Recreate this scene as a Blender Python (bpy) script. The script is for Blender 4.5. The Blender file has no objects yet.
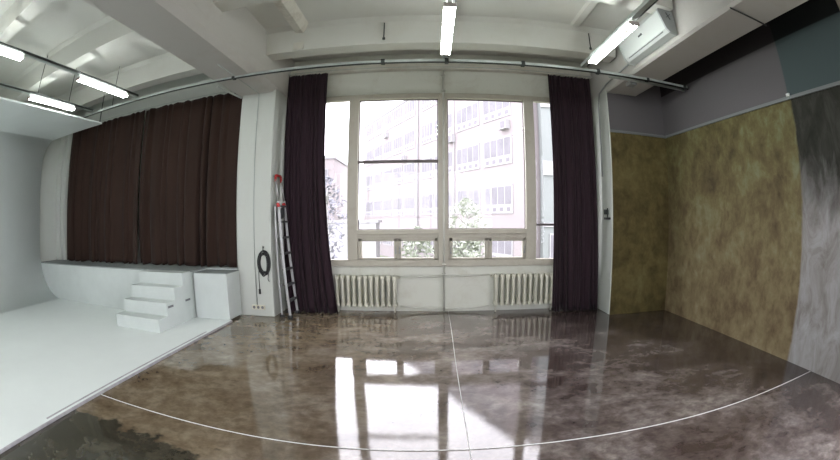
import bpy, bmesh, math, random
from mathutils import Vector, Matrix
random.seed(7)
C = bpy.context.collection
PI = math.pi
sc = bpy.context.scene

# ------------------------------------------------------------------ materials
def mat(name, col, rough=0.6, metal=0.0, var=0.0, vscale=3.0, col2=None, bump=0.0, bscale=30.0, ior=1.45, spec=None):
    m = bpy.data.materials.new(name); m.use_nodes = True
    nt = m.node_tree; b = nt.nodes['Principled BSDF']
    b.inputs['Roughness'].default_value = rough; b.inputs['Metallic'].default_value = metal
    b.inputs['IOR'].default_value = ior
    if spec is not None: b.inputs['Specular IOR Level'].default_value = spec
    b.inputs['Base Color'].default_value = (*col, 1)
    tc = nt.nodes.new('ShaderNodeTexCoord')
    if var > 0 or col2:
        n = nt.nodes.new('ShaderNodeTexNoise'); n.inputs['Scale'].default_value = vscale; n.inputs['Detail'].default_value = 8
        n.inputs['Roughness'].default_value = 0.65
        nt.links.new(tc.outputs['Object'], n.inputs['Vector'])
        r = nt.nodes.new('ShaderNodeValToRGB'); r.color_ramp.elements[0].position = 0.35; r.color_ramp.elements[1].position = 0.65
        c2 = col2 or tuple(max(0, c * (1 - var)) for c in col)
        r.color_ramp.elements[0].color = (*c2, 1); r.color_ramp.elements[1].color = (*col, 1)
        nt.links.new(n.outputs['Fac'], r.inputs['Fac']); nt.links.new(r.outputs['Color'], b.inputs['Base Color'])
    if bump > 0:
        n2 = nt.nodes.new('ShaderNodeTexNoise'); n2.inputs['Scale'].default_value = bscale; n2.inputs['Detail'].default_value = 4
        nt.links.new(tc.outputs['Object'], n2.inputs['Vector'])
        bp = nt.nodes.new('ShaderNodeBump'); bp.inputs['Strength'].default_value = bump; bp.inputs['Distance'].default_value = 0.01
        nt.links.new(n2.outputs['Fac'], bp.inputs['Height']); nt.links.new(bp.outputs['Normal'], b.inputs['Normal'])
    return m

def emis(name, col, s):
    m = bpy.data.materials.new(name); m.use_nodes = True; nt = m.node_tree; nt.nodes.clear()
    e = nt.nodes.new('ShaderNodeEmission'); e.inputs[0].default_value = (*col, 1); e.inputs[1].default_value = s
    o = nt.nodes.new('ShaderNodeOutputMaterial'); nt.links.new(e.outputs[0], o.inputs[0]); return m

class NB:
    """small node builder"""
    def __init__(s, name):
        s.m = bpy.data.materials.new(name); s.m.use_nodes = True; s.nt = s.m.node_tree
        s.b = s.nt.nodes['Principled BSDF']; s.tc = s.nt.nodes.new('ShaderNodeTexCoord')
        s.sep = s.nt.nodes.new('ShaderNodeSeparateXYZ'); s.nt.links.new(s.tc.outputs['Object'], s.sep.inputs[0])
    def link(s, a, b): s.nt.links.new(a, b)
    def map(s, sx, sy, sz):
        n = s.nt.nodes.new('ShaderNodeMapping'); n.inputs['Scale'].default_value = (sx, sy, sz); s.link(s.tc.outputs['Object'], n.inputs['Vector']); return n.outputs[0]
    def noise(s, scale, detail=6, rough=0.6, vec=None, dist=0.0):
        n = s.nt.nodes.new('ShaderNodeTexNoise'); n.inputs['Scale'].default_value = scale; n.inputs['Detail'].default_value = detail
        n.inputs['Roughness'].default_value = rough; n.inputs['Distortion'].default_value = dist
        s.link(vec or s.tc.outputs['Object'], n.inputs['Vector']); return n.outputs['Fac']
    def ramp(s, fac, stops):
        r = s.nt.nodes.new('ShaderNodeValToRGB'); e = r.color_ramp.elements
        e[0].position, e[0].color = stops[0][0], (*stops[0][1], 1); e[1].position, e[1].color = stops[-1][0], (*stops[-1][1], 1)
        for p, c in stops[1:-1]:
            x = e.new(p); x.color = (*c, 1)
        s.link(fac, r.inputs['Fac']); return r.outputs['Color']
    def math(s, op, a, b=None, c=None, clamp=False):
        n = s.nt.nodes.new('ShaderNodeMath'); n.operation = op; n.use_clamp = clamp
        for i, v in enumerate((a, b, c)):
            if v is None: continue
            if isinstance(v, (int, float)): n.inputs[i].default_value = v
            else: s.link(v, n.inputs[i])
        return n.outputs[0]
    def step(s, v, edge, w=0.02):
        """0 below edge, 1 above"""
        n = s.nt.nodes.new('ShaderNodeMapRange'); n.inputs['From Min'].default_value = edge - w; n.inputs['From Max'].default_value = edge + w
        n.clamp = True; s.link(v, n.inputs['Value']); return n.outputs[0]
    def mix(s, fac, a, b, blend='MIX'):
        n = s.nt.nodes.new('ShaderNodeMix'); n.data_type = 'RGBA'; n.blend_type = blend
        if isinstance(fac, (int, float)): n.inputs[0].default_value = fac
        else: s.link(fac, n.inputs[0])
        for i, v in ((6, a), (7, b)):
            if isinstance(v, tuple): n.inputs[i].default_value = (*v, 1)
            else: s.link(v, n.inputs[i])
        return n.outputs[2]
    def bump(s, h, strength, dist=0.01):
        n = s.nt.nodes.new('ShaderNodeBump'); n.inputs['Strength'].default_value = strength; n.inputs['Distance'].default_value = dist
        s.link(h, n.inputs['Height']); s.link(n.outputs[0], s.b.inputs['Normal'])

# floor: stained concrete under a glossy coat
def floor_mat():
    k = NB('wet_look_concrete')
    n1 = k.noise(0.8, 8, 0.62, dist=0.4); n2a = k.noise(1.5, 12, 0.66, k.map(0.85, 1.2, 1), 0.3); n3 = k.noise(9, 8, 0.65, None, 0.3)
    n2 = k.math('ADD', k.math('MULTIPLY', n2a, 0.8), k.math('MULTIPLY', n3, 0.2))
    brown = k.ramp(n2, [(0.36, (0.115, 0.082, 0.049)), (0.5, (0.185, 0.145, 0.096)), (0.64, (0.28, 0.23, 0.168))])
    plum = k.ramp(n2, [(0.38, (0.055, 0.038, 0.034)), (0.49, (0.115, 0.092, 0.085)), (0.56, (0.19, 0.162, 0.15)), (0.66, (0.34, 0.305, 0.285))])
    dk = k.ramp(n2, [(0.36, (0.026, 0.017, 0.015)), (0.54, (0.048, 0.034, 0.030)), (0.68, (0.10, 0.082, 0.075))])
    X, Y = k.sep.outputs[0], k.sep.outputs[1]
    wob = k.math('MULTIPLY', k.math('SUBTRACT', n1, 0.5), 3.0)
    xs = k.math('ADD', X, wob)
    c = k.mix(k.step(xs, -0.5, 1.3), brown, plum)
    xr = k.math('ADD', k.math('SUBTRACT', X, k.math('MULTIPLY', k.math('SUBTRACT', Y, 3.0), -0.45)), wob)
    c = k.mix(k.math('MULTIPLY', k.step(xr, 2.7, 0.8), 0.9), c, dk)
    # bare darker patch at the lower left with a jagged trowelled edge
    jag = k.math('MULTIPLY', k.math('SUBTRACT', k.noise(5.0, 3, 0.5), 0.5), 0.55)
    py = k.math('SUBTRACT', 1.0, k.step(k.math('ADD', Y, jag), 2.07, 0.03))
    px = k.math('SUBTRACT', 1.0, k.step(k.math('ADD', X, jag), -1.5, 0.03))
    patch = k.math('MULTIPLY', py, px)
    dark = k.ramp(n2, [(0.38, (0.024, 0.023, 0.016)), (0.62, (0.075, 0.070, 0.052))])
    c = k.mix(k.math('MULTIPLY', patch, 0.93), c, dark)
    sp = k.ramp(n3, [(0.35, (0.82, 0.82, 0.82)), (0.65, (1.12, 1.12, 1.12))])
    c = k.mix(1.0, c, sp, 'MULTIPLY')
    k.link(c, k.b.inputs['Base Color'])
    rr = k.ramp(n1, [(0.35, (0.025,) * 3), (0.7, (0.07,) * 3)])
    k.link(rr, k.b.inputs['Roughness']); k.b.inputs['IOR'].default_value = 1.68
    h = k.math('ADD', k.math('MULTIPLY', k.noise(2.2, 3, 0.5), 0.6), k.math('MULTIPLY', k.noise(55, 3, 0.55), 0.09))
    k.bump(h, 0.15, 0.012)
    return k.m

def right_wall_mat():
    """gold-olive mottled plaster, streaked grey panel, painted grey band, near-black top"""
    k = NB('backdrop_plaster')
    Y, Z = k.sep.outputs[1], k.sep.outputs[2]
    n = k.noise(1.9, 11, 0.66, k.map(1, 1, 0.95), 0.3); nf = k.noise(7, 8, 0.65, k.map(1, 1, 0.8), 0.3)
    nn = k.math('ADD', k.math('MULTIPLY', n, 0.6), k.math('MULTIPLY', nf, 0.4))
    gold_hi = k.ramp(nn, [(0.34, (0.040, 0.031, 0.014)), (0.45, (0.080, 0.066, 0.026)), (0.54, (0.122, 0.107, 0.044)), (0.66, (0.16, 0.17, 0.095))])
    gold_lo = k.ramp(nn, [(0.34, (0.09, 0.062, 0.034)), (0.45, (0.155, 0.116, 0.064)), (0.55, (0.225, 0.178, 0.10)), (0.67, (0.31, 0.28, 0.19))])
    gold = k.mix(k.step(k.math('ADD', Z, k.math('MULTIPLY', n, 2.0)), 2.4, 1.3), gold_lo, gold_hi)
    ns = k.noise(4, 10, 0.70, k.map(1, 1, 0.5), 0.9); nv = k.noise(2.0, 8, 0.6, k.map(1, 1, 0.5), 0.8)
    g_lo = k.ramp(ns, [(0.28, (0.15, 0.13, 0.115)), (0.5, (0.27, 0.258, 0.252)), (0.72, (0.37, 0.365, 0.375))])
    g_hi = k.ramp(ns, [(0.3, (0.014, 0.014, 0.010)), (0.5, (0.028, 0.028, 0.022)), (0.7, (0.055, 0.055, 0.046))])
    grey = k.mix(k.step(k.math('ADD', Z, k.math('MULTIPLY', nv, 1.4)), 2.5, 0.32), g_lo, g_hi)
    edge = k.math('ADD', Y, k.math('MULTIPLY', k.math('SUBTRACT', ns, 0.5), 0.12))
    low = k.mix(k.step(edge, 2.92, 0.02), grey, gold)
    upper = k.mix(k.step(Y, 2.96, 0.012), (0.060, 0.082, 0.084), (0.115, 0.108, 0.113))
    c = k.mix(k.step(Z, 2.9, 0.005), low, upper)
    top = k.mix(k.step(Y, 2.96, 0.012), (0.012, 0.014, 0.014), (0.030, 0.026, 0.027))
    c = k.mix(k.step(Z, 3.62, 0.008), c, top)  # near-black above the grey band
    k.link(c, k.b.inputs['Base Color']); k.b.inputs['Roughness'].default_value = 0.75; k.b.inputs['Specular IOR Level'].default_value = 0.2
    k.bump(k.math('ADD', nn, ns), 0.25, 0.01)
    return k.m

def niche_mat():
    k = NB('niche_plaster')
    Z = k.sep.outputs[2]
    n = k.noise(1.9, 11, 0.66, k.map(1, 1, 0.95), 0.3); nf = k.noise(7, 8, 0.65, k.map(1, 1, 0.8), 0.3)
    nn = k.math('ADD', k.math('MULTIPLY', n, 0.6), k.math('MULTIPLY', nf, 0.4))
    gold = k.ramp(nn, [(0.34, (0.05, 0.036, 0.014)), (0.46, (0.082, 0.064, 0.024)), (0.54, (0.115, 0.093, 0.035)), (0.66, (0.155, 0.135, 0.062))])
    c = k.mix(k.step(Z, 2.9, 0.005), gold, (0.115, 0.108, 0.113))
    k.link(c, k.b.inputs['Base Color']); k.b.inputs['Roughness'].default_value = 0.75; k.b.inputs['Specular IOR Level'].default_value = 0.2
    k.bump(nn, 0.25, 0.01)
    return k.m

def old_paint(name, col, dirt, amt=0.5, scale=1.6, rough=0.55):
    k = NB(name)
    n = k.noise(scale, 10, 0.7, dist=0.5); n2 = k.noise(22, 4, 0.6)
    c = k.mix(k.math('MULTIPLY', k.step(n, 0.62, 0.12), amt), col, dirt)
    c = k.mix(k.math('MULTIPLY', k.step(n2, 0.68, 0.04), amt * 0.5), c, dirt)
    k.link(c, k.b.inputs['Base Color']); k.b.inputs['Roughness'].default_value = rough
    k.bump(k.math('ADD', k.noise(6, 5, 0.6), k.math('MULTIPLY', n2, 0.3)), 0.25, 0.008)
    return k.m

def cloth(name, col, col2):
    k = NB(name)
    n = k.noise(3, 6, 0.6, k.map(1, 1, 0.25)); w = k.noise(260, 2, 0.5)
    k.link(k.mix(k.step(n, 0.5, 0.2), col2, col), k.b.inputs['Base Color'])
    k.b.inputs['Roughness'].default_value = 0.85
    k.b.inputs['Sheen Weight'].default_value = 0.06; k.b.inputs['Sheen Roughness'].default_value = 0.5
    k.b.inputs['Specular IOR Level'].default_value = 0.2
    k.bump(w, 0.3, 0.002)
    return k.m

def glass_mat():
    m = bpy.data.materials.new('window_glass'); m.use_nodes = True; nt = m.node_tree; nt.nodes.clear()
    t = nt.nodes.new('ShaderNodeBsdfTransparent'); t.inputs[0].default_value = (0.97, 0.98, 0.98, 1)
    g = nt.nodes.new('ShaderNodeBsdfGlossy'); g.inputs['Roughness'].default_value = 0.02
    mx = nt.nodes.new('ShaderNodeMixShader'); mx.inputs[0].default_value = 0.012
    o = nt.nodes.new('ShaderNodeOutputMaterial')
    nt.links.new(t.outputs[0], mx.inputs[1]); nt.links.new(g.outputs[0], mx.inputs[2]); nt.links.new(mx.outputs[0], o.inputs[0]); return m

M = dict(
    floor=floor_mat(), rwall=right_wall_mat(), niche=niche_mat(),
    wall=old_paint('window_wall_paint', (0.59, 0.60, 0.535), (0.36, 0.31, 0.23), 0.45, 2.0),
    lintel=old_paint('lintel_paint', (0.60, 0.585, 0.53), (0.36, 0.27, 0.19), 0.45, 2.2),
    column=old_paint('column_paint', (0.51, 0.535, 0.495), (0.44, 0.43, 0.385), 0.3, 2.5),
    ceil=old_paint('ceiling_paint', (0.54, 0.54, 0.505), (0.42, 0.38, 0.31), 0.3, 1.1, 0.7),
    beam=old_paint('beam_paint', (0.49, 0.475, 0.455), (0.40, 0.36, 0.31), 0.4, 1.3, 0.6),
    stain=old_paint('stained_joint_plaster', (0.56, 0.54, 0.49), (0.24, 0.20, 0.16), 0.6, 4, 0.8),
    frame=old_paint('window_frame_paint', (0.43, 0.405, 0.335), (0.29, 0.24, 0.18), 0.5, 4, 0.45),
    transom=mat('dark_transom_paint', (0.12, 0.10, 0.10), 0.5),
    radiator=mat('radiator_enamel', (0.62, 0.61, 0.51), 0.38, var=0.12, vscale=5),
    pipe=mat('pipe_enamel', (0.60, 0.60, 0.54), 0.4, var=0.15, vscale=6),
    cyc=mat('cyclorama_white', (0.76, 0.805, 0.79), 0.5, var=0.05, vscale=0.8),
    cube=mat('white_painted_plywood', (0.56, 0.605, 0.585), 0.5, var=0.08, vscale=2.5),
    cubetop=mat('scuffed_grey_top', (0.27, 0.30, 0.29), 0.6, var=0.2, vscale=3),
    slot=mat('handle_slot_dark', (0.16, 0.16, 0.17), 0.8),
    tape=mat('edge_strip_grey', (0.42, 0.41, 0.43), 0.5, var=0.35, vscale=6),
    curtL=cloth('brown_curtain_cloth', (0.032, 0.0165, 0.0115), (0.022, 0.0115, 0.008)),
    curt=cloth('plum_curtain_cloth', (0.027, 0.014, 0.020), (0.019, 0.010, 0.014)),
    steel=mat('galvanised_steel', (0.46, 0.50, 0.475), 0.45, 0.3, var=0.2, vscale=9),
    dsteel=mat('dark_steel', (0.035, 0.04, 0.037), 0.5, 0.4),
    alu=mat('brushed_aluminium', (0.42, 0.42, 0.42), 0.42, 0.8, var=0.1, vscale=8),
    red=mat('red_plastic', (0.42, 0.02, 0.02), 0.4),
    black=mat('black_plastic', (0.015, 0.016, 0.018), 0.45),
    blackcord=mat('black_rubber_cable', (0.012, 0.013, 0.013), 0.5),
    acw=mat('air_conditioner_plastic', (0.46, 0.485, 0.475), 0.35),
    acg=mat('air_conditioner_grey', (0.30, 0.315, 0.315), 0.45),
    acd=mat('dark_mark', (0.05, 0.05, 0.06), 0.5),
    tube=emis('fluorescent_glow', (0.95, 1.0, 0.965), 50.0),
    fix=mat('lamp_body_white', (0.62, 0.65, 0.62), 0.4),
    cap=mat('lamp_end_plastic', (0.30, 0.27, 0.25), 0.5),
    line=mat('white_cord', (0.72, 0.72, 0.70), 0.5),
    glass=glass_mat(),
    socket=mat('socket_plastic', (0.62, 0.60, 0.48), 0.4),
    brick=mat('pink_facade', (0.262, 0.234, 0.241), 0.9, var=0.08, vscale=0.4),
    wing=mat('grey_green_tiles', (0.185, 0.20, 0.197), 0.9, var=0.06, vscale=1),
    fwhite=mat('facade_white', (0.30, 0.295, 0.305), 0.8),
    fpane=mat('facade_pane', (0.185, 0.177, 0.197), 0.9, var=0.2, vscale=0.9),
    fvent=mat('facade_vent', (0.16, 0.15, 0.17), 0.8),
    roof=mat('roof_edge', (0.26, 0.255, 0.27), 0.8),
    leaf=mat('pale_leaves', (0.33, 0.36, 0.29), 0.7, var=0.3, vscale=2),
    leaf2=mat('bluish_leaves', (0.24, 0.24, 0.28), 0.7, var=0.3, vscale=2),
    bark=mat('bark', (0.30, 0.29, 0.28), 0.9),
    ground=mat('yard_ground', (0.26, 0.26, 0.235), 0.95, var=0.2, vscale=0.3),
    grass=mat('yard_grass', (0.20, 0.22, 0.16), 0.95, var=0.25, vscale=0.5),
)
M['stain_joint'] = M['stain']; M['tread'] = mat('ribbed_tread', (0.10, 0.10, 0.105), 0.5, 0.5)

# ------------------------------------------------------------------ mesh helpers
def box(bm, x0, x1, y0, y1, z0, z1, bev=0.0, mi=0):
    tmp = bmesh.new()
    vs = [tmp.verts.new((x, y, z)) for x in (x0, x1) for y in (y0, y1) for z in (z0, z1)]
    for f in ((0, 1, 3, 2), (4, 6, 7, 5), (0, 4, 5, 1), (2, 3, 7, 6), (0, 2, 6, 4), (1, 5, 7, 3)):
        tmp.faces.new([vs[i] for i in f])
    if bev > 0: bmesh.ops.bevel(tmp, geom=tmp.edges[:], offset=bev, segments=2, affect='EDGES', profile=0.6)
    bmesh.ops.recalc_face_normals(tmp, faces=tmp.faces[:])
    _join(bm, tmp, mi)

def _join(bm, tmp, mi=0, mtx=None):
    vm = {}
    for v in tmp.verts: vm[v] = bm.verts.new(mtx @ v.co if mtx else v.co)
    for f in tmp.faces:
        try:
            nf = bm.faces.new([vm[v] for v in f.verts]); nf.material_index = mi or f.material_index; nf.smooth = f.smooth
        except ValueError: pass
    tmp.free()

def tube(bm, pts, r, seg=10, closed=False, cap=True, radii=None):
    pts = [Vector(p) for p in pts]; n = len(pts); rings = []
    prev = None
    for i, p in enumerate(pts):
        if closed: t = (pts[(i + 1) % n] - pts[i - 1]).normalized()
        elif i == 0: t = (pts[1] - p).normalized()
        elif i == n - 1: t = (p - pts[i - 1]).normalized()
        else: t = ((pts[i + 1] - p).normalized() + (p - pts[i - 1]).normalized()).normalized()
        if prev is None:
            a = Vector((0, 0, 1)) if abs(t.z) < 0.9 else Vector((1, 0, 0)); u = t.cross(a).normalized()
        else:
            u = prev - t * prev.dot(t); u.normalize()
        prev = u; w = t.cross(u); rr = radii[i] if radii else r
        rings.append([bm.verts.new(p + (u * math.cos(2 * PI * k / seg) + w * math.sin(2 * PI * k / seg)) * rr) for k in range(seg)])
    m = n if closed else n - 1
    for i in range(m):
        A, B = rings[i], rings[(i + 1) % n]
        for k in range(seg):
            f = bm.faces.new((A[k], A[(k + 1) % seg], B[(k + 1) % seg], B[k])); f.smooth = True
    if cap and not closed:
        bm.faces.new(rings[0][::-1]); bm.faces.new(rings[-1])

def obox(bm, p0, p1, w, h, up=(0, 0, 1), bev=0.0):
    """rectangular bar from p0 to p1, w across, h along 'up'"""
    p0, p1 = Vector(p0), Vector(p1); t = (p1 - p0); L = t.length; t.normalize(); u = Vector(up); u = (u - t * u.dot(t)).normalized(); s = t.cross(u)
    tmp = bmesh.new(); box(tmp, -w / 2, w / 2, 0, L, -h / 2, h / 2, bev)
    mtx = Matrix((( s.x, t.x, u.x, p0.x), (s.y, t.y, u.y, p0.y), (s.z, t.z, u.z, p0.z), (0, 0, 0, 1)))
    _join(bm, tmp, 0, mtx)

def prism(bm, prof, a0, a1, axis='Y', smooth=False):
    """extrude closed 2D profile along an axis; profile (x,z) for Y, (y,z) for X"""
    def P(p, a): return (p[0], a, p[1]) if axis == 'Y' else (a, p[0], p[1]) if axis == 'X' else (p[0], p[1], a)
    A = [bm.verts.new(P(p, a0)) for p in prof]; B = [bm.verts.new(P(p, a1)) for p in prof]; n = len(prof)
    for i in range(n):
        f = bm.faces.new((A[i], A[(i + 1) % n], B[(i + 1) % n], B[i])); f.smooth = smooth
    bm.faces.new(A[::-1]); bm.faces.new(B)
    bmesh.ops.recalc_face_normals(bm, faces=bm.faces[:])

def obj(name, bm, m, parent=None, label=None, solid=None):
    me = bpy.data.meshes.new(name); bm.to_mesh(me); bm.free()
    for mm in (m if isinstance(m, (list, tuple)) else [m]): me.materials.append(mm)
    o = bpy.data.objects.new(name, me); C.objects.link(o)
    if parent:
        o.parent = parent; o.matrix_parent_inverse = parent.matrix_basis.inverted()
    if label: o['label'] = label
    return o

def thing(name, label, cat, loc=(0, 0, 0), group=None, kind=None):
    o = bpy.data.objects.new(name, None); C.objects.link(o); o.location = loc; o.empty_display_size = 0.1
    if label: o['label'] = label
    if cat: o['category'] = cat
    if group: o['group'] = group
    if kind: o['kind'] = kind
    return o

def tag(o, label, cat, group=None):
    o['label'] = label; o['category'] = cat
    if group: o['group'] = group
    return o

def struct(name, bm, m, parent=None):
    o = obj(name, bm, m, parent)
    if not parent: o['kind'] = 'structure'
    return o

def dup(root, loc, label, group=None):
    """a copy of a thing with copies of its parts and sub-parts"""
    r = root.copy(); C.objects.link(r); r.location = loc; r['label'] = label
    if group: r['group'] = group
    for ch in list(root.children):
        c = ch.copy(); C.objects.link(c); c.parent = r; c.matrix_parent_inverse = ch.matrix_parent_inverse
        for g in ch.children:
            d = g.copy(); C.objects.link(d); d.parent = c; d.matrix_parent_inverse = g.matrix_parent_inverse
    return r

def B(): return bmesh.new()

# ------------------------------------------------------------------ dimensions
YW = 6.85        # window wall
YC = 6.15        # front of columns and of the niche
XR = 3.92        # right wall
XL = -8.85       # left wall behind the cyclorama
YB = -3.6        # rear wall
ZC = 4.32        # ceiling panels
ZB = 3.55        # underside of long beams

# ------------------------------------------------------------------ room shell
b = B(); box(b, XL - .2, XR + .2, YB - .2, YW + .3, -0.2, 0.0)
struct('floor', b, M['floor'])
b = B(); box(b, XL - .2, XR + .2, YB - .2, YW + .3, ZC, ZC + .2)
struct('ceiling', b, M['ceil'])
RX0, RX1, RZ0, RZ1 = -5.2, 2.6, .9, 3.5      # added rear windows, unseen, giving fill light on the window wall
b = B()
box(b, XL - .2, RX0, YB - .2, YB, 0, ZC); box(b, RX1, XR + .2, YB - .2, YB, 0, ZC)
box(b, RX0, RX1, YB - .2, YB, 0, RZ0); box(b, RX0, RX1, YB - .2, YB, RZ1, ZC)
struct('wall_back', b, M['column'])
w3 = thing('fill_window_rear', None, None, ((RX0 + RX1) / 2, YB, RZ0), kind='structure')
b = B()
for k in range(7):
    x = RX0 + (RX1 - RX0 - .1) * k / 6; box(b, x, x + .1, YB - .16, YB - .04, RZ0, RZ1)
for z in (RZ0, 1.5, RZ1 - .08): box(b, RX0, RX1, YB - .15, YB - .05, z, z + .08)
obj('window_frame', b, M['frame'], w3)
b = B(); box(b, RX0 + .02, RX1 - .02, YB - .105, YB - .10, RZ0 + .02, RZ1 - .02); obj('pane', b, M['glass'], w3)
b = B(); box(b, XL - .2, XL, YB, YW + .3, 0, ZC); struct('wall_left', b, M['column'])
SY0, SY1, SZ0, SZ1 = -3.4, 1.6, .3, 3.9                             # added side windows, out of view, to brighten the cyclorama
b = B(); box(b, XR, XR + .2, SY1, YW + .3, 0, ZC); box(b, XR, XR + .2, YB, SY0, 0, ZC); box(b, XR, XR + .2, SY0, SY1, 0, SZ0); box(b, XR, XR + .2, SY0, SY1, SZ1, ZC)
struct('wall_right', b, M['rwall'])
w4 = thing('fill_window_side', None, None, (XR, (SY0 + SY1) / 2, SZ0), kind='structure')
b = B()
for k in range(4):
    y = SY0 + (SY1 - SY0 - .1) * k / 3; box(b, XR + .04, XR + .16, y, y + .1, SZ0, SZ1)
for z in (SZ0, 1.5, SZ1 - .08): box(b, XR + .05, XR + .15, SY0, SY1, z, z + .08)
obj('window_frame', b, M['frame'], w4)
b = B(); box(b, XR + .10, XR + .105, SY0 + .02, SY1 - .02, SZ0 + .02, SZ1 - .02); obj('pane', b, M['glass'], w4)
# window wall with its opening
WX0, WX1, WZ0, WZ1 = -2.12, 2.52, 0.80, 3.56
b = B()
box(b, -3.05, WX0, YW, YW + .25, 0, ZC); box(b, WX1, XR, YW, YW + .25, 0, ZC)
box(b, WX0, WX1, YW, YW + .25, 0, WZ0); box(b, WX0, WX1, YW, YW + .25, WZ1, ZC)
struct('wall_front', b, M['wall'])
# wall behind the big left curtain
b = B(); box(b, XL, -3.05, 6.5, 6.7, 0, ZC); struct('wall_front_left', b, M['column'])
# niche: plastered return wall on the right
b = B(); box(b, 3.0, XR, YC, YW, 0, ZC); struct('wall_niche', b, M['niche'])
# mouldings: painted ledge along the right wall and the niche
b = B(); box(b, XR - .022, XR, SY1 + .02, YC, 2.885, 2.925, .005); box(b, 2.81, XR, YC - .042, YC, 2.885, 2.925, .005)
struct('trim_1', b, mat('ledge_grey', (0.15, 0.16, 0.16), 0.5))
# lintel ledge across the window wall
b = B(); box(b, -2.44, 2.8, YW - .12, YW, 3.99, 4.16, .01)
struct('trim_2', b, M['lintel'])

# columns
def column_struct(name, x0, x1):
    b = B(); box(b, x0, x1, YC, YW, 0, ZB + .05, .018); return struct(name, b, M['column'])
column_struct('wall_column_left', -3.07, -2.45)
b = B(); box(b, 2.80, 3.0, YC - .004, YW, 0, ZB + .05, .012); struct('wall_column_right', b, M['column'])
b = B(); box(b, 2.815, 3.39, YC - .022, YC - .005, 0, ZB); struct('wall_column_face', b, M['niche'])

# long beams
b = B(); prism(b, [(-3.14, ZB + .02), (-3.12, ZB), (-2.52, ZB), (-2.44, ZB + .07), (-2.42, ZB + .2), (-2.42, ZC), (-3.14, ZC)], YB, YW)
struct('ceiling_beam_left', b, M['beam'])
b = B(); prism(b, [(2.80, ZB + .04), (2.83, ZB + .01), (3.37, ZB + .01), (3.40, ZB + .04), (3.40, ZC), (2.80, ZC)], YB, YW)
struct('ceiling_beam_right', b, M['beam'])

# cross ribs of the precast ceiling (trapezoid section)
def rib(name, y0, y1, x0, x1, m=None):
    b = B(); z = 3.95
    prism(b, [(y0, z), (y1, z), (y1 + .10, ZC - .06), (y1 + .18, ZC), (y0 - .18, ZC), (y0 - .10, ZC - .06)], x0, x1, 'X')
    return struct(name, b, m or M['ceil'])
n = 0
for y in (5.50, 3.64, 1.76, -0.10, -1.95):
    for (x0, x1) in ((XL, -3.1), (-2.42, 2.75)):
        n += 1; rib('ceiling_rib_%d' % n, y, y + .27, x0, x1)
b = B(); box(b, 3.4, XR, YB, YW, ZC - .25, ZC); struct('ceiling_strip_right', b, mat('near_black_strip', (0.03, 0.03, 0.03), 0.8))  # near-black strip at the top of the gap beside the right beam
# stained joints between the ceiling slabs
b = B(); prism(b, [(-2.0, ZC), (-1.95, ZC - .10), (-1.83, ZC - .12), (-1.76, ZC - .03), (-1.74, ZC)], YB, 5.44); struct('ceiling_joint_1', b, M['stain_joint'])
b = B(); prism(b, [(-1.98, 3.96), (-1.84, 3.96), (-1.82, 3.98), (-1.82, 4.28), (-1.98, 4.28)], 5.46, 5.5); struct('ceiling_joint_2', b, M['stain_joint'])
b = B(); prism(b, [(1.98, ZC), (2.02, ZC - .02), (2.12, ZC - .02), (2.16, ZC)], YB, 5.44); struct('ceiling_joint_3', b, M['ceil'])

# ------------------------------------------------------------------ window
FY0, FY1 = YW - .03, YW + .07
win = thing('window_1', None, None, (0, YW, WZ0), kind='structure')
def fr(name, boxes, m=None, parent=win):
    b = B()
    for bb in boxes: box(b, *bb, .006)
    return obj(name, b, m or M['frame'], parent)
# outer frame, sill rail, mullions
fr('window_frame', [
    (WX0, WX1, FY0, FY1, 3.49, WZ1 + .02), (WX0, WX1, FY0 - .02, FY1, WZ0 - .06, .845),
    (WX0, WX0 + .06, FY0, FY1, WZ0, WZ1), (WX1 - .06, WX1, FY0, FY1, WZ0, WZ1)])
fr('mullion', [(.115, .265, FY0 - .03, FY1, WZ0 - .02, WZ1)])
fr('mullion', [(-1.355, -1.19, FY0 - .01, FY1, WZ0, WZ1)])
fr('mullion', [(1.54, 1.71, FY0 - .01, FY1, WZ0, WZ1)])
fr('transom', [(-1.19, .115, FY0 - .005, FY1, 1.19, 1.325)])
fr('transom', [(.265, 1.54, FY0 - .005, FY1, 1.19, 1.335)])
fr('window_sill', [(-1.19, .115, FY0 - .035, FY0 + .02, 1.25, 1.275)])
fr('window_sill', [(.265, 1.54, FY0 - .035, FY0 + .02, 1.255, 1.28)])
fr('sash_rebate', [(a0, a1, FY0 + .02, FY1, .84, 1.2) for (a0, a1) in ((-1.2, -1.13), (-.585, -.485), (.055, .12), (.26, .33), (.865, .965), (1.49, 1.545))])
# dark inner beads and transoms round the big panes
fr('glazing_bead', [(-1.19, -1.175, FY1 - .03, FY1, 1.32, 3.5), (.10, .115, FY1 - .03, FY1, 1.32, 3.5), (-1.19, .115, FY1 - .03, FY1, 3.475, 3.5), (-1.19, .115, FY1 - .03, FY1, 1.32, 1.335)], M['transom'])
fr('glazing_bead', [(.265, .28, FY1 - .03, FY1, 1.33, 3.5), (1.53, 1.545, FY1 - .03, FY1, 1.33, 3.5), (.265, 1.54, FY1 - .03, FY1, 3.475, 3.5), (.265, 1.54, FY1 - .03, FY1, 1.325, 1.345)], M['transom'])
fr('transom', [(-1.19, .115, FY0 + .02, FY1, 2.405, 2.45)], M['transom'])
fr('transom', [(1.71, WX1, FY0 + .02, FY1, 1.385, 1.425)], M['transom'])
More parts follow.
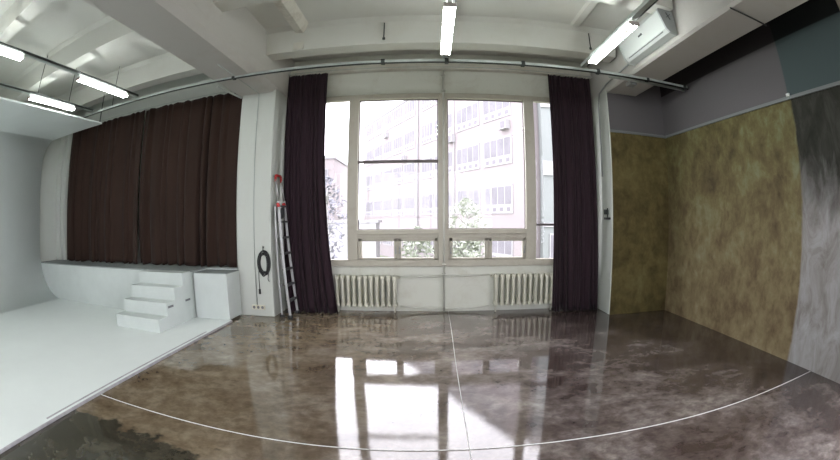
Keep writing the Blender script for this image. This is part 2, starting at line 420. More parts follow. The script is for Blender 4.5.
# small opening sashes under the big panes
for (x0, x1, hz) in ((-1.17, -.545, 1), (-.525, .095, 0), (.29, .905, 0), (.925, 1.53, 1)):
    s = fr('sash', [(x0, x1, FY0, FY1 - .02, .85, .875), (x0, x1, FY0, FY1 - .02, 1.14, 1.19), (x0, x0 + .05, FY0, FY1 - .02, .85, 1.19), (x1 - .05, x1, FY0, FY1 - .02, .85, 1.19)])
    b = B(); box(b, x0 + .045, x1 - .045, FY1 - .045, FY1 - .040, .87, 1.145); obj('pane', b, M['glass'], s)
    hx = x1 - .02 if hz else x0 + .02
    b = B(); box(b, hx - .008, hx + .008, FY0 - .02, FY0 + .004, .96, 1.06, .004); box(b, hx - .014, hx + .014, FY0 - .008, FY0 + .004, .94, .97, .003)
    obj('latch', b, M['acg'], s)
    b = B()
    for z in (.91, 1.11):
        hh = x0 + .005 if hz else x1 - .005
        box(b, hh - .008, hh + .008, FY0 - .012, FY0 + .004, z - .025, z + .025, .003)
    obj('hinge', b, M['frame'], s)
for (x0, x1, z0, z1) in ((WX0 + .05, -1.355, .84, 3.495), (-1.19, .115, 1.32, 2.41), (-1.19, .115, 2.445, 3.495), (.265, 1.54, 1.33, 3.495), (1.71, WX1 - .05, .84, 1.39), (1.71, WX1 - .05, 1.42, 3.495)):
    b = B(); box(b, x0, x1, FY1 - .02, FY1 - .015, z0, z1); obj('pane', b, M['glass'], win)

# ------------------------------------------------------------------ pipes on the window wall
b = B(); tube(b, [(.20, YW - .075, 0.0), (.20, YW - .075, 4.16)], .016, 12)
for z in (.62, .78, 3.62, 3.9): box(b, .17, .23, YW - .10, YW - .02, z - .012, z + .012, .004)
tag(obj('conduit_pipe', b, M['pipe']), 'painted vertical pipe running up the central window mullion from the floor', 'pipe')
b = B(); tube(b, [(-.50, 6.77, .575), (-.3, 6.80, .57), (0, 6.812, .575), (.5, 6.812, .585), (.93, 6.78, .605)], .014, 10)
tag(obj('heating_pipe', b, M['pipe']), 'upper horizontal heating pipe joining the tops of the two radiators', 'pipe')
b = B(); tube(b, [(-.50, 6.77, .10), (-.2, 6.80, .06), (.1, 6.812, .05), (.3, 6.812, .05), (.7, 6.80, .06), (.93, 6.78, .10)], .014, 10)
tag(obj('heating_pipe', b, M['pipe']), 'lower horizontal heating pipe near the floor between the two radiators', 'pipe')
b = B(); box(b, -2.4, 2.7, YW - .018, YW, .60, .735, .006); struct('trim_3', b, M['wall'])

# ------------------------------------------------------------------ radiators
def section_bm():
    b = B()
    for dy in (-.055, .055):
        tube(b, [(0, dy, .03), (0, dy, .07), (0, dy, .28), (0, dy, .48), (0, dy, .52)], .02, 12, radii=[.020, .027, .0245, .027, .020])
    box(b, -.012, .012, -.05, .05, .07, .48, .006)
    for z in (.055, .50):
        box(b, -.036, .036, -.075, .075, z - .03, z + .03, .02)
    return b
def radiator(x0, pitch, n, z, label):
    t = thing('radiator', label, 'radiator', (x0, 6.735, z), 'cast iron radiators under the window')
    o0 = None
    me = None
    for k in range(n):
        if me is None:
            o = obj('radiator_section', section_bm(), M['radiator']); me = o
        else:
            o = me.copy(); C.objects.link(o)
        o.location = (k * pitch, 0, 0); o.parent = t; o.matrix_parent_inverse = Matrix.Identity(4)
    for xx in (0.0, (n - 1) * pitch):
        b = B(); tube(b, [(xx, -.0, -z), (xx, 0, .04)], .014, 8); o = obj('foot', b, M['radiator']); o.parent = t
    b = B(); tube(b, [((n - .5) * pitch if x0 < 0 else -.5 * pitch, 0, .50), ((n - .15) * pitch if x0 < 0 else -.85 * pitch, .03, .50)], .019, 10)
    o = obj('valve', b, M['radiator']); o.parent = t
    return t
radiator(-1.52, .0935, 11, .07, 'cream cast iron radiator beside the left plum curtain')
radiator(1.03, .0935, 11, .085, 'cream cast iron radiator beside the right plum curtain')

# ------------------------------------------------------------------ curtains
def curtain(name, x0, x1, y, ztop, zbot, m, pleats, amp, label, xb0=None, xb1=None, seed=0, loops=True, shift=0.0, group=None):
    rnd = random.Random(seed); xb0 = x0 if xb0 is None else xb0; xb1 = x1 if xb1 is None else xb1
    nu, nv = pleats * 14, 36
    ph = [rnd.uniform(-.5, .5) for _ in range(pleats + 2)]; am = [rnd.uniform(.25, 1.5) for _ in range(pleats + 2)]
    b = B(); g = []
    for j in range(nv + 1):
        v = j / nv; z = ztop + (zbot - ztop) * v; row = []
        for i in range(nu + 1):
            u = i / nu; uw = u + .030 * math.sin(2 * PI * u * 2.3 + seed) + .018 * math.sin(2 * PI * u * 5.1 + 2 * seed); pi_ = max(0, min(pleats, uw * pleats)); k = int(pi_); f = pi_ - k
            a = am[k] * (1 - f) + am[min(k + 1, pleats + 1)] * f; p = ph[k] * (1 - f) + ph[min(k + 1, pleats + 1)] * f
            s = math.sin(2 * PI * pi_ + p * (0.4 + 1.2 * v))
            s2 = math.sin(2 * PI * pi_ * .37 + 4 * v + seed) * .35
            s3 = math.sin(2 * PI * pi_ * 2.1 + 3 * p + 2 * v) * .18
            dep = amp * a * (s + s2 * v + s3) * (0.55 + 0.6 * v)
            e = v ** 2.2
            xx = (x0 + (x1 - x0) * u) * (1 - e) + (xb0 + (xb1 - xb0) * u) * e + .012 * math.sin(5 * v + k) * v + .010 * math.cos(2 * PI * pi_) * a
            zz = z
            if j == 0 and loops: zz = z - .022 * abs(math.sin(PI * pi_ * 1.0))
            if j == nv: zz = z + .012 * math.sin(2 * PI * pi_ + p)
            row.append(b.verts.new((xx, y + dep + shift * v, zz)))
        g.append(row)
    for j in range(nv):
        for i in range(nu):
            f = b.faces.new((g[j][i], g[j][i + 1], g[j + 1][i + 1], g[j + 1][i])); f.smooth = True
    ctr = ((x0 + x1) / 2, y, zbot)
    t = thing(name, label, 'curtain', ctr, group)
    o = obj('curtain_cloth', b, m, t); sm = o.modifiers.new('thick', 'SOLIDIFY'); sm.thickness = .005; sm.offset = 0
    for k in range(pleats + 1):
        b = B(); xx = x0 + (x1 - x0) * k / pleats
        tube(b, [(xx + .016 * math.cos(a), y + .002 * math.sin(a), ztop + .006 + .016 * math.sin(a)) for a in [2 * PI * q / 10 for q in range(10)]], .0025, 5, closed=True)
        obj('curtain_ring', b, M['steel'], t)
    return t
curtain('curtain', -2.41, -1.70, 6.585, 3.95, .012, M['curt'], 10, .032, 'floor-length plum curtain left of the bright window, next to the stepladder', xb0=-2.36, xb1=-1.50, seed=3, group='plum curtains at the window')
curtain('curtain', 1.93, 2.69, 6.585, 3.93, .012, M['curt'], 10, .032, 'floor-length plum curtain right of the bright window, next to the gold wall', xb0=1.96, xb1=2.76, seed=5, group='plum curtains at the window')
curtain('curtain', -8.16, -5.44, 6.25, 3.68, .775, M['curtL'], 12, .06, 'brown curtain half above the ledge next to the white cyclorama', xb0=-8.24, xb1=-5.47, seed=11, group='brown curtains over the ledge')
curtain('curtain', -5.42, -3.10, 6.25, 3.68, .775, M['curtL'], 10, .06, 'brown curtain half above the ledge next to the white column', xb0=-5.41, xb1=-3.12, seed=8, group='brown curtains over the ledge')
# curtain wires
b = B(); tube(b, [(-2.43, 6.585, 3.985), (2.79, 6.585, 3.962)], .006, 8)
for x in (-2.3, .2, 2.72):
    tube(b, [(x, 6.585, 3.975), (x, 6.76, 4.02)], .006, 6)
tag(obj('curtain_rod', b, M['steel']), 'thin steel curtain wire stretched above the bright window', 'curtain rod')
b = B(); tube(b, [(-8.3, 6.24, 3.70), (-3.05, 6.24, 3.70)], .01, 8)
for x in (-8.2, -5.5, -3.2): tube(b, [(x, 6.24, 3.70), (x, 6.5, 3.74)], .007, 6)
tag(obj('curtain_rod', b, M['steel']), 'curtain wire above the wide brown curtains on the left', 'curtain rod')
# bracket at the top right of the brown curtain
b = B(); obox(b, (-3.26, 5.55, 3.575), (-3.11, 6.2, 3.53), .035, .02)
tag(obj('rail_bracket', b, M['fix']), 'white angled bracket at the column end of the brown curtain', 'bracket')

# ------------------------------------------------------------------ cyclorama
def cyc():
    t = thing('photo_cyclorama', 'white curved studio cyclorama covering the left floor, wall and overhead', 'cyclorama', (-6, 1, 0))
    prof = [(-3.0, .03)]
    cx, cz, r = -7.82, .03 + .88, .88
    for k in range(17):
        a = -PI / 2 - (PI / 2) * k / 16; prof.append((cx + r * math.cos(a), cz + r * math.sin(a)))
    cx2, cz2, r2 = -8.70 + .52, 3.41 - .52, .52
    for k in range(13):
        a = PI - (PI / 2) * k / 12; prof.append((cx2 + r2 * math.cos(a), cz2 + r2 * math.sin(a)))
    prof.append((-6.13, 3.40))
    inner = prof; th = .03; outer = []
    for i, p in enumerate(inner):
        p0 = Vector(inner[max(0, i - 1)]); p1 = Vector(inner[min(len(inner) - 1, i + 1)]); d = (p1 - p0).normalized(); nrm = Vector((d.y, -d.x))
        outer.append((p[0] - nrm.x * th, p[1] - nrm.y * th))
    outer[0] = (-3.0, .002)
    b = B(); ys = (YB + .02, 5.56)
    A = [[b.verts.new((p[0], y, p[1])) for p in inner] for y in ys]; O = [[b.verts.new((p[0], y, max(.002, p[1]))) for p in outer] for y in ys]
    nn = len(inner)
    for i in range(nn - 1):
        f = b.faces.new((A[0][i], A[1][i], A[1][i + 1], A[0][i + 1])); f.smooth = 0 < i < nn - 2
        f = b.faces.new((O[0][i + 1], O[1][i + 1], O[1][i], O[0][i])); f.smooth = True
        for e in (0, 1): b.faces.new((A[e][i], A[e][i + 1], O[e][i + 1], O[e][i]))
    for i in (0, nn - 1): b.faces.new((A[0][i], A[1][i], O[1][i], O[0][i]))
    bmesh.ops.recalc_face_normals(b, faces=b.faces[:])
    obj('cove_shell', b, M['cyc'], t)
    b = B(); box(b, -3.66, -3.0, 5.56, 5.66, .002, .03); obj('floor_panel', b, M['cyc'], t)
    b = B(); box(b, -3.0, -2.985, YB + .02, 5.66, .002, .028, .003); obj('edge_strip', b, M['tape'], t, 'grey metal strip edging the raised white floor')
    b = B(); box(b, -3.055, -3.03, 1.6, 4.9, .0302, .0325); obj('floor_tape', b, M['tape'], t, 'dull grey tape along the edge of the white floor')
    for (x, y) in ((-6.15, 5.50), (-6.27, 1.0)):
        b = B(); tube(b, [(x, y, 3.42), (x, y, ZC)], .012, 8); obj('hanger_rod', b, M['dsteel'], t)
    b = B(); box(b, -6.30, -6.24, YB + .02, 5.50, 3.432, 3.46); obj('edge_batten', b, M['dsteel'], t, 'dark batten along the overhead')
    return t
cyc()
# window surround strips between the cyclorama and the brown curtain
b = B()
box(b, -8.84, -8.62, 6.30, 6.5, .76, 3.9, .01); box(b, -8.52, -8.42, 6.34, 6.5, .76, 3.9, .01); tube(b, [(-8.57, 6.36, .76), (-8.57, 6.36, 3.9)], .03, 10)
struct('window_2', b, M['column'])

# ledge bench under the brown curtain
t = thing('ledge_bench', 'long white ledge with a scuffed grey top under the brown curtains', 'bench', (-6, 6, 0))
b = B(); prism(b, [(-8.84, 5.575), (-3.69, 5.575), (-3.69, 6.115), (-3.06, 6.115), (-3.06, 6.49), (-8.84, 6.49)], .0, .745, 'Z'); obj('bench_front', b, M['cube'], t)
b = B(); prism(b, [(-8.84, 5.568), (-3.683, 5.568), (-3.683, 6.11), (-3.058, 6.11), (-3.058, 6.49), (-8.84, 6.49)], .745, .762, 'Z'); obj('bench_top', b, M['cubetop'], t, 'grey scuffed top board')

# wooden steps
t = thing('step_block', 'white painted plywood steps of four treads in front of the ledge', 'steps', (-4.15, 5.0, .03))
prof = [(4.56, .03)]
ty, tz = 4.56, .03
for k in range(4):
    tz = .03 + .1825 * (k + 1); prof.append((ty, tz)); ty += .25 if k < 3 else .255; prof.append((ty if k < 3 else 5.565, tz))
prof.append((5.565, .03))
b = B(); prism(b, prof, -4.64, -3.672, 'X'); bmesh.ops.bevel(b, geom=b.edges[:], offset=.004, segments=1, affect='EDGES'); obj('step_body', b, M['cube'], t)
for (y, z) in ((4.92, .335), (5.43, .345)):
    b = B(); box(b, -3.673, -3.669, y - .075, y + .075, z - .016, z + .016, .0015); obj('handle_slot', b, M['slot'], t, 'dark hand slot cut in the side')
# plain cube beside the column
t = thing('plywood_cube', 'white painted plywood cube between the steps and the column', 'box', (-3.35, 5.86, .03))
b = B(); box(b, -3.655, -3.02, 5.64, 6.10, .031, .725, .006); obj('cube_body', b, M['cube'], t)
b = B(); box(b, -3.655, -3.02, 5.64, 6.10, .725, .735, .003); obj('cube_lid', b, M['cubetop'], t, 'greyish top')

# ------------------------------------------------------------------ rails and lamps under the ceiling
def rail_y(x, y0, y1, z, label, hang):
    t = thing('lighting_rail', label, 'rail', (x, y1, z), 'lighting rails running towards the window')
    b = B(); box(b, x - .032, x + .032, y0, y1, z - .02, z + .028, .004); obj('rail_channel', b, M['steel'], t)
    b = B(); tube(b, [(x + .048, y0, z - .002), (x + .048, y1 - .05, z - .002)], .016, 8); obj('cable_tray', b, M['dsteel'], t, 'dark cable beside the channel')
    for y in hang:
        b = B(); tube(b, [(x, y, z + .015), (x, y, ZC)], .008, 8); obj('hanger_rod', b, M['dsteel'], t)
    return t
XA, XB_, XM, XN = -4.80, -6.14, .175, 2.06
rail_y(XA, YB, 5.22, 3.60, 'long lighting rail carrying the upper pair of lamps at the left', (.5, -2))
rail_y(XB_, YB, 5.22, 3.60, 'leftmost lighting rail beside the cyclorama overhead', (3.5, 4.43))
rail_y(XM, YB, 5.22, 3.60, 'lighting rail carrying the lamp in front of the window', (.5, -2))
rail_y(XN, YB, 5.22, 3.60, 'lighting rail carrying the lamp next to the air conditioner', (.5, -2))
# the long transverse rail
t = thing('ceiling_rail', 'long steel track crossing the whole room overhead in front of the window', 'rail', (0, 5.2, 3.5))
b = B(); box(b, -6.45, XR - .05, 5.175, 5.225, 3.518, 3.56, .004); obj('rail_channel', b, M['steel'], t)
b = B(); tube(b, [(-6.45, 5.165, 3.508), (-2.0, 5.165, 3.508), (XR - .06, 5.165, 3.508)], .012, 8); obj('track_lip', b, M['dsteel'], t, 'dark lower lip of the track')
b = B(); tube(b, [(2.5, 5.33, 3.535), (XR - .02, 5.33, 3.535)], .020, 10); obj('end_pipe', b, M['steel'], t, 'second pipe at the wall end')
for x in (-2.78, -.62, .2, 1.2, 2.28, 3.1, XR - .12):
    b = B(); box(b, x - .025, x + .025, 5.165, 5.245, 3.51, 3.572, .004); obj('clamp', b, M['dsteel'], t)
for x in (-5.5,):
    b = B(); tube(b, [(x, 5.21, 3.56), (x, 5.21, ZC)], .007, 8); obj('hanger_rod', b, M['dsteel'], t)
b = B(); box(b, -3.15, -2.55, 5.15, 5.26, 3.566, 3.585, .003); obj('mounting_plate', b, M['dsteel'], t, 'dark plate fixing the track under the beam')
# rods hanging on the rear rib
for (x, lb) in ((-.645, 'short dark threaded rod on the rear ceiling rib left of the middle lamp'), (2.29, 'short dark threaded rod on the rear ceiling rib beside the right lamp')):
    b = B(); tube(b, [(x, 5.385, 4.24), (x, 5.385, 3.99)], .009, 8); tube(b, [(x, 5.385, 3.995), (x, 5.385, 3.965)], .02, 8)
    tag(obj('threaded_rod', b, M['dsteel']), lb, 'rod')

lamp0 = None
def lamp_parts(label, loc):
    t = thing('fluorescent_lamp', label, 'lamp', (0, 0, 0), 'twin tube lamps')
    L = .66
    b = B(); box(b, -.022, .022, -L - .02, L + .02, -.012, .022, .006); obj('lamp_body', b, M['fix'], t)
    for s in (-1, 1):
        b = B(); tube(b, [(s * .044, -L + .01, -.036), (s * .044, L - .01, -.036)], .0135, 12); obj('tube', b, M['tube'], t, 'glowing white tube')
    for s in (-1, 1):
        b = B(); box(b, -.062, .062, s * L - .014, s * L + .014, -.054, -.01, .008); obj('lamp_holder', b, M['cap'], t)
    t.location = loc
    return t
ZL = 3.5585
lamps = [
    ((XM, 4.25, ZL), 'lit twin tube lamp hanging in front of the middle of the window'),
    ((XN, 4.19, ZL), 'lit twin tube lamp beside the white air conditioner'),
    ((XA, 4.22, ZL), 'lit twin tube lamp above the brown curtain, nearest the left beam'),
    ((XA, 1.55, ZL), 'lit twin tube lamp cut by the left edge of the picture'),
    ((XB_, 3.95, ZL), 'lit twin tube lamp just under the cyclorama overhead edge'),
    ((XB_, 1.3, ZL), 'added twin tube fill lamp on the leftmost rail, out of view'),  # from here on: unseen lamps added to fill the room with light
    ((XM, 1.4, ZL), 'added twin tube fill lamp overhead on the middle rail, out of view'),
    ((XA, -1.2, ZL), 'added twin tube fill lamp at the unseen rear of the upper left rail'),
    ((XB_, -1.4, ZL), 'added twin tube fill lamp at the unseen rear of the leftmost rail'),
    ((XM, -1.4, ZL), 'added twin tube fill lamp at the unseen rear of the middle rail'),
]
for i, (loc, lb) in enumerate(lamps):
    if i == 0: lamp0 = lamp_parts(lb, loc)
    else: dup(lamp0, loc, lb)

# ------------------------------------------------------------------ air conditioner on the beam side
t = thing('air_conditioner', 'white wall-mounted air conditioner on the side of the right beam', 'air conditioner', (2.72, 4.35, 3.8))
Y0, Y1 = 3.72, 4.98
prof = [(2.775, 4.02), (2.66, 4.03), (2.60, 4.00), (2.565, 3.92), (2.635, 3.70), (2.68, 3.655), (2.78, 3.64)]
b = B(); prism(b, prof, Y0 + .03, Y1 - .03); obj('ac_body', b, M['acw'], t)
for (a0, a1) in ((Y0, Y0 + .03), (Y1 - .03, Y1)):
    b = B(); prism(b, [(2.778, 4.03), (2.655, 4.04), (2.59, 4.008), (2.553, 3.922), (2.627, 3.692), (2.675, 3.645), (2.783, 3.63)], a0, a1); obj('end_cap', b, M['acg'] if a0 < 4 else M['acw'], t)
b = B(); box(b, 2.640, 2.648, Y0 + .12, Y1 - .12, 3.682, 3.694); obj('air_slot', b, M['slot'], t, 'dark air outlet line')
b = B(); obox(b, (2.591, 4.29, 3.826), (2.591, 4.40, 3.826), .004, .022, up=(-.3, 0, .95)); obox(b, (2.588, 4.31, 3.838), (2.588, 4.34, 3.838), .004, .012); obj('maker_mark', b, M['acd'], t, 'small dark maker mark')
b = B(); obox(b, (2.66, Y0 - .003, 3.84), (2.73, Y0 - .003, 3.90), .006, .010, up=(0, 1, 0)); obox(b, (2.67, Y0 - .003, 3.91), (2.715, Y0 - .003, 3.82), .006, .010, up=(0, 1, 0)); obj('end_mark', b, M['acd'], t)
b = B(); tube(b, [(2.75, Y1, 3.70), (2.755, 5.4, 3.68), (2.76, 6.0, 3.66), (2.787, 6.4, 3.6), (2.787, 6.5, 3.4), (2.787, 6.5, 2.2)], .013, 10)
tag(obj('refrigerant_pipe', b, M['acg']), 'grey pipe leaving the air conditioner and bending down the right column', 'pipe')
# track light box under the beam near the rail
b = B(); box(b, 2.90, 3.02, 5.4, 5.56, 3.50, 3.561, .01)
tag(obj('junction_box', b, M['acg']), 'small grey box under the right beam behind the track', 'box')
# bracket on the side of the right column
b = B(); box(b, 2.745, 2.799, 6.28, 6.36, 1.58, 1.66, .006); box(b, 2.72, 2.799, 6.20, 6.30, 1.50, 1.535, .004); tube(b, [(2.76, 6.24, 1.5), (2.76, 6.24, 1.68)], .012, 8)
tag(obj('wall_bracket', b, M['dsteel']), 'dark metal bracket on the white side of the right column', 'bracket')
# tiny white hook at the seam of ledge
b = B(); box(b, XR - .05, XR - .023, 2.90, 2.96, 2.91, 2.95, .006); tag(obj('wall_clip', b, M['fix']), 'small white clip on the ledge where gold and grey wall meet', 'clip')
# pipe clamp on beam at upper right
b = B(); tube(b, [(2.8, 2.62, 3.548), (3.4, 2.62, 3.548)], .010, 8)
tag(obj('beam_conduit', b, M['dsteel']), 'thin dark conduit crossing the underside of the right beam', 'pipe')

# ------------------------------------------------------------------ left column fittings
b = B(); tube(b, [(-2.75, 4.6, ZB - .006), (-2.75, YC - .02, ZB - .006), (-2.75, YC - .012, ZB - .03), (-2.745, YC - .008, 1.8), (-2.74, YC - .008, .18)], .007, 8)
tag(obj('wall_conduit', b, M['steel']), 'thin grey conduit down the middle of the left column', 'pipe')
t = thing('socket_strip', 'beige strip of power sockets low on the left column', 'socket', (-2.72, YC - .02, .15))
b = B(); box(b, -2.83, -2.60, YC - .035, YC - .001, .115, .185, .006); obj('socket_plate', b, M['socket'], t)
for k in range(3):
    x = -2.79 + k * .075
    b = B(); tube(b, [(x, YC - .0345, .15), (x, YC - .0365, .15)], .024, 14); obj('socket_face', b, M['slot'], t, 'dark round socket')
t = thing('coiled_cable', 'coil of black cable hanging on a hook on the left column', 'cable', (-2.575, YC - .03, .86))
b = B(); rnd = random.Random(4)
for k in range(11):
    ox, oz, rx, rz = rnd.uniform(-.015, .015), rnd.uniform(-.02, .01), rnd.uniform(.055, .105), rnd.uniform(.13, .20)
    dy = -.010 - .005 * (k % 4)
    tube(b, [(-2.575 + ox + rx * math.cos(a), YC + dy - .004, .855 + oz + rz * math.sin(a)) for a in [2 * PI * q / 32 for q in range(32)]], .0075, 6, closed=True)
obj('cable_loops', b, M['blackcord'], t)
b = B(); tube(b, [(-2.66, YC - .012, .88), (-2.675, YC - .012, .75), (-2.68, YC - .012, .60), (-2.675, YC - .012, .40)], .006, 6)
tube(b, [(-2.50, YC - .012, .72), (-2.52, YC - .012, .60), (-2.50, YC - .012, .56)], .006, 6)
box(b, -2.695, -2.66, YC - .02, YC - .004, .36, .44, .004); obj('cable_end', b, M['blackcord'], t)
b = B(); tube(b, [(-2.575, YC - .001, 1.10), (-2.575, YC - .04, 1.08), (-2.575, YC - .05, 1.03), (-2.575, YC - .045, 1.11)], .006, 6); obj('hook', b, M['dsteel'], t)

# ------------------------------------------------------------------ step ladder leaning along the column
t = thing('step_ladder', 'aluminium stepladder with red caps folded against the left column', 'ladder', (-2.25, 6.37, 0))
def lerp(a, b, f): return tuple(a[i] + (b[i] - a[i]) * f for i in range(3))
FB = [(-2.165, 6.12, .02), (-2.165, 6.50, .02)]; FT = [(-2.33, 6.18, 1.80), (-2.33, 6.46, 1.80)]
names = ('front_rail', 'front_rail')
for q in (0, 1):
    b = B(); obox(b, FB[q], FT[q], .022, .040, up=(1, 0, 0), bev=.004); obj('front_rail', b, M['alu'], t)
    RB = (-2.31, 6.14 + .34 * q, .02); RT = (-2.385, 6.18 + .26 * q, 1.72)
    b = B(); obox(b, RB, RT, .018, .026, up=(1, 0, 0), bev=.004); obj('rear_rail', b, M['alu'], t)
    HT = (-2.40, 6.215 + .26 * q, 2.17)
    b = B(); tube(b, [FT[q], HT], .014, 8); obj('hand_rail', b, M['alu'], t)
    for (p, nm) in ((FB[q], 'front'), (RB, 'rear')):
        b = B(); box(b, p[0] - .036, p[0] + .036, p[1] - .024, p[1] + .024, 0.001, .05, .006); obj('rubber_foot', b, M['black'], t)
for k in range(7):
    f = (.245 * (k + 1)) / 1.80; a, c = lerp(FB[0], FT[0], f), lerp(FB[1], FT[1], f)
    b = B(); obox(b, a, c, .075, .026, bev=.004); obj('tread', b, M['tread'], t)
b = B(); obox(b, (-2.30, 6.19, 1.60), (-2.34, 6.45, 1.62), .04, .16, bev=.01); obj('platform', b, M['black'], t, 'dark folded platform')
for q in (0, 1):
    b = B(); obox(b, (-2.32, 6.18 + .275 * q, 1.70), (-2.34, 6.185 + .265 * q, 1.77), .035, .055, up=(1, 0, 0), bev=.008); obj('hinge_cap', b, M['red'], t, 'red plastic hinge')
b = B(); tube(b, [(-2.395, 6.215, 2.10), (-2.40, 6.215, 2.18), (-2.402, 6.24, 2.20), (-2.402, 6.45, 2.20), (-2.40, 6.475, 2.18), (-2.395, 6.475, 2.10)], .019, 10); obj('top_handle', b, M['red'], t, 'red handle bar')
for k in range(2):
    z = .5 + .75 * k
    b = B(); obox(b, (-2.31 - .03 * k, 6.17, z), (-2.31 - .03 * k, 6.45, z), .012, .03, bev=.003); obj('rear_brace', b, M['alu'], t)

# ------------------------------------------------------------------ white cords on the floor
b = B()
pts = [(-2.98 + (XR + 2.96) * k / 40, 2.44 + .012 * math.sin(k * .35), .004) for k in range(41)]
tube(b, pts, .0032, 6); tag(obj('floor_cord', b, M['line']), 'white cord stretched across the whole floor parallel to the window', 'cord')
b = B()
pts = [(.27 - .06 * k / 30 + .004 * math.sin(k * .5), 6.78 - 8.8 * k / 30, .004 if k != 15 else .004) for k in range(31)]
tube(b, pts, .0032, 6); tag(obj('floor_cord', b, M['line']), 'white cord running over the floor from the window pipe towards the viewer', 'cord')

# ------------------------------------------------------------------ outdoors
GZ = -2.8
b = B(); box(b, -60, 60, -60, 120, GZ - .3, GZ); struct('ground_yard', b, M['grass'])
N = Vector((6.10, 26.07, 0)); U = Vector((-.44, .898, 0)).normalized(); V = Vector((U.y, -U.x, 0)) # V points away from the viewer side (+X)
def fbox(bm, t0, t1, d0, d1, z0, z1):
    """box on the facade: t along it, d outwards toward the viewer"""
    tmp = B(); box(tmp, t0, t1, -d1, -d0, z0, z1)
    _join(bm, tmp, 0, Matrix(((U.x, V.x, 0, N.x), (U.y, V.y, 0, N.y), (0, 0, 1, 0), (0, 0, 0, 1))))
bt = thing('office_building', 'pink office building with rows of white windows and a grey-green wing across the yard', 'building', (0, 38, GZ))
b = B(); fbox(b, 0, 34.6, -12, 0, GZ, 13.9); obj('facade', b, M['brick'], bt)
b = B(); fbox(b, -.1, 34.7, -12, .12, 13.9, 14.15); obj('roof_edge', b, M['roof'], bt)
b = B(); fbox(b, 0, 34.6, 0, .03, 13.75, 13.9); obj('cornice', b, M['fwhite'], bt)
wins = [(1.7, 5.2), (5.7, 9.2), (9.7, 13.2), (13.4, 15.9), (17.4, 20.2), (20.6, 23.4), (23.8, 26.6), (27.2, 30.0), (30.4, 33.4)]
for fl in range(5):
    zs = 1.84 + 3.33 * (fl - 1)
    for (t0, t1) in wins:
        b = B(); fbox(b, t0, t1, .0, .06, zs, zs + 1.95); w = obj('window', b, M['fwhite'], bt)
        b = B(); npn = 4
        for k in range(npn):
            a0 = t0 + .12 + (t1 - t0 - .2) * k / npn; a1 = t0 + (t1 - t0 - .2) * (k + 1) / npn + .02
            fbox(b, a0, a1, .06, .07, zs + .62, zs + 1.83)
        obj('pane', b, M['fpane'], w)
        for k in range(npn):
            b = B(); a0 = t0 + .25 + (t1 - t0 - .2) * k / npn
            fbox(b, a0, a0 + .42, .06, .068, zs + .14, zs + .42)
            obj('vent', b, M['fvent'], w)
# outdoor air conditioning units and downpipe
for (tt, z) in ((9.35, 7.75), (1.9, 7.55), (19.5, 7.4), (25.0, 10.9)):
    b = B(); fbox(b, tt, tt + .9, .0, .38, z, z + .62); u = obj('cooling_unit', b, M['fwhite'], bt)
    b = B(); fbox(b, tt + .1, tt + .6, .38, .39, z + .06, z + .55); obj('fan_grille', b, M['fvent'], u)
b = B(); tmp = [(N + U * 16.6 - V * .12 + Vector((0, 0, z))) for z in (GZ, 13.9)]; tube(b, tmp, .07, 8); obj('downpipe', b, M['roof'], bt)
b = B(); tmp = [(N + U * 9.45 - V * .10 + Vector((0, 0, z))) for z in (GZ, 13.9)]; tube(b, tmp, .045, 8); obj('downpipe', b, M['fwhite'], bt)
# side wing
b = B(); box(b, 6.9, 20, 25.6, 34, GZ, 14.5); wt = obj('side_wing', b, M['wing'], bt, 'grey-green tiled wing with white bands')
for (z0, z1) in ((4.2, 5.1), (8.6, 9.6), (12.8, 14.5), (1.0, 1.25)):
    b = B(); box(b, 6.88, 20, 25.50, 25.6, z0, z1); obj('band', b, M['fwhite'], wt)
for k in range(5):
    b = B(); box(b, 7.3 + 1.5 * k, 8.3 + 1.5 * k, 25.52, 25.6, -1.2, .6); box(b, 7.36 + 1.5 * k, 8.24 + 1.5 * k, 25.50, 25.52, -1.1, .5, mi=1); obj('window', b, [M['fwhite'], M['fpane']], wt)
dt = thing('distant_building', 'pale far building seen low in the narrow left pane beyond the yard', 'building', (-19, 60, GZ))
b = B(); box(b, -27, -13.5, 58, 70, GZ, 10); obj('facade', b, M['brick'], dt)
b = B(); box(b, -27.2, -13.3, 57.8, 70.2, 10, 10.4); obj('roof', b, M['roof'], dt)
for q in range(5):
    for fl in range(4):
        b = B(); x0 = -26 + 2.5 * q; z0 = -1.6 + 2.9 * fl; box(b, x0, x0 + 1.7, 57.92, 58.0, z0, z0 + 1.5); box(b, x0 + .12, x0 + 1.58, 57.9, 57.93, z0 + .12, z0 + 1.38, mi=1); obj('window', b, [M['fwhite'], M['fpane']], dt)
# low shed in the yard
st = thing('yard_shed', 'low white annex with a flat roof at the foot of the pink building', 'building', (-5, 26, GZ))
b = B(); box(b, -9.5, -4.4, 34.0, 36.5, GZ, 1.2); obj('wall', b, M['fwhite'], st)
b = B(); box(b, -9.6, -4.2, 33.9, 36.6, 1.2, 1.4); obj('roof', b, M['roof'], st)

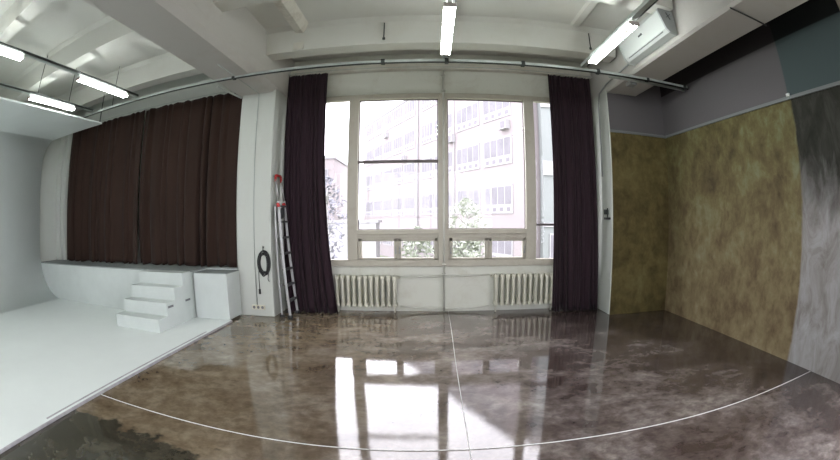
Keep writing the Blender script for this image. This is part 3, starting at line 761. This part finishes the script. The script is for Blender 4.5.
def tree(x, y, h, r, m, label, seed, n=900, base=.35, leaf=.14):
    rnd = random.Random(seed); t = thing('tree', label, 'tree', (x, y, GZ))
    b = B(); top = GZ + h
    tube(b, [(x, y, GZ), (x + .05, y, GZ + h * .3), (x - .05, y, GZ + h * .6), (x, y, GZ + h * .92)], .1, 7, radii=[.14, .10, .07, .02])
    for k in range(14):
        z = GZ + h * rnd.uniform(base, .85); a = rnd.uniform(0, 2 * PI); q = r * rnd.uniform(.4, .8)
        tube(b, [(x, y, z), (x + q * .5 * math.cos(a), y + q * .5 * math.sin(a), z + q * .4), (x + q * math.cos(a), y + q * math.sin(a), z + q * .9)], .02, 5, radii=[.035, .02, .008])
    obj('trunk', b, M['bark'], t)
    b = B()
    for k in range(n):
        a = rnd.uniform(0, 2 * PI); v = rnd.random(); z = GZ + h * (base + (1 - base) * v); rr = r * math.sin(PI * min(1, v * .9 + .1)) ** .6 * math.sqrt(rnd.random())
        c = Vector((x + rr * math.cos(a), y + rr * math.sin(a), z)); rot = Matrix.Rotation(rnd.uniform(0, 6), 3, (rnd.random(), rnd.random(), rnd.random() + .1))
        s = leaf * rnd.uniform(.6, 1.3)
        vs = [b.verts.new(c + rot @ Vector(p)) for p in ((-s, 0, 0), (0, -s * .45, .02), (s, 0, 0), (0, s * .45, .02))]
        b.faces.new(vs)
    obj('foliage', b, m, t)
tree(1.75, 21.5, 5.3, 1.35, M['leaf'], 'pale green tree in front of the pink building, seen in the right pane', 1, 750, .25)
tree(-4.6, 18.5, 6.2, 1.0, M['leaf2'], 'bluish bare-looking tree seen through the narrow left pane', 2, 330, .4)
tree(-.6, 19.0, 3.9, .95, M['leaf'], 'low bush seen through the small sashes left of the middle mullion', 3, 1200, .05)
tree(1.3, 17.0, 3.9, .85, M['leaf'], 'low bush seen through the small sash right of the middle mullion', 4, 1000, .05)

# ------------------------------------------------------------------ sky
w = bpy.data.worlds.new('overcast'); sc.world = w; w.use_nodes = True; nt = w.node_tree
bg = nt.nodes['Background']; bg.inputs['Strength'].default_value = 8.0
tc = nt.nodes.new('ShaderNodeTexCoord'); nz = nt.nodes.new('ShaderNodeTexNoise'); nz.inputs['Scale'].default_value = 1.5
rp = nt.nodes.new('ShaderNodeValToRGB'); rp.color_ramp.elements[0].color = (.90, .87, .95, 1); rp.color_ramp.elements[1].color = (1.0, .96, 1.03, 1)
nt.links.new(tc.outputs['Generated'], nz.inputs['Vector']); nt.links.new(nz.outputs['Fac'], rp.inputs['Fac']); nt.links.new(rp.outputs['Color'], bg.inputs['Color'])

# ------------------------------------------------------------------ camera (fisheye lens)
cam = bpy.data.cameras.new('camera'); co = bpy.data.objects.new('camera', cam); C.objects.link(co); sc.camera = co
cam.lens = 15; cam.sensor_width = 36; cam.sensor_fit = 'HORIZONTAL'
cam.type = 'PANO'; cam.panorama_type = 'FISHEYE_LENS_POLYNOMIAL'; cam.fisheye_fov = PI
cam.fisheye_polynomial_k0 = 0.0
cam.fisheye_polynomial_k1 = -0.053807669354512234; cam.fisheye_polynomial_k2 = -0.00021884004171902213
cam.fisheye_polynomial_k3 = 1.4908647963443514e-05; cam.fisheye_polynomial_k4 = -1.3007533239266537e-06
cam.shift_x = -16.89 / 840; cam.shift_y = 10.65 / 460
yaw, pitch, roll = -0.013127704, -0.051491268, -0.002823580
co.location = (0, 0, 1.5)
co.rotation_euler = (Matrix.Rotation(yaw, 3, 'Z') @ Matrix.Rotation(PI / 2 + pitch, 3, 'X') @ Matrix.Rotation(roll, 3, 'Z')).to_euler()
cam.clip_start = .05; cam.clip_end = 500

sc.view_settings.view_transform = 'Standard'; sc.view_settings.look = 'None'; sc.view_settings.gamma = 1.0
sc.view_settings.use_curve_mapping = False; sc.view_settings.exposure = 0.0
sc.cycles.use_denoising = True
sc.cycles.max_bounces = 10; sc.cycles.diffuse_bounces = 5; sc.cycles.transparent_max_bounces = 12
sc.cycles.sample_clamp_indirect = 8
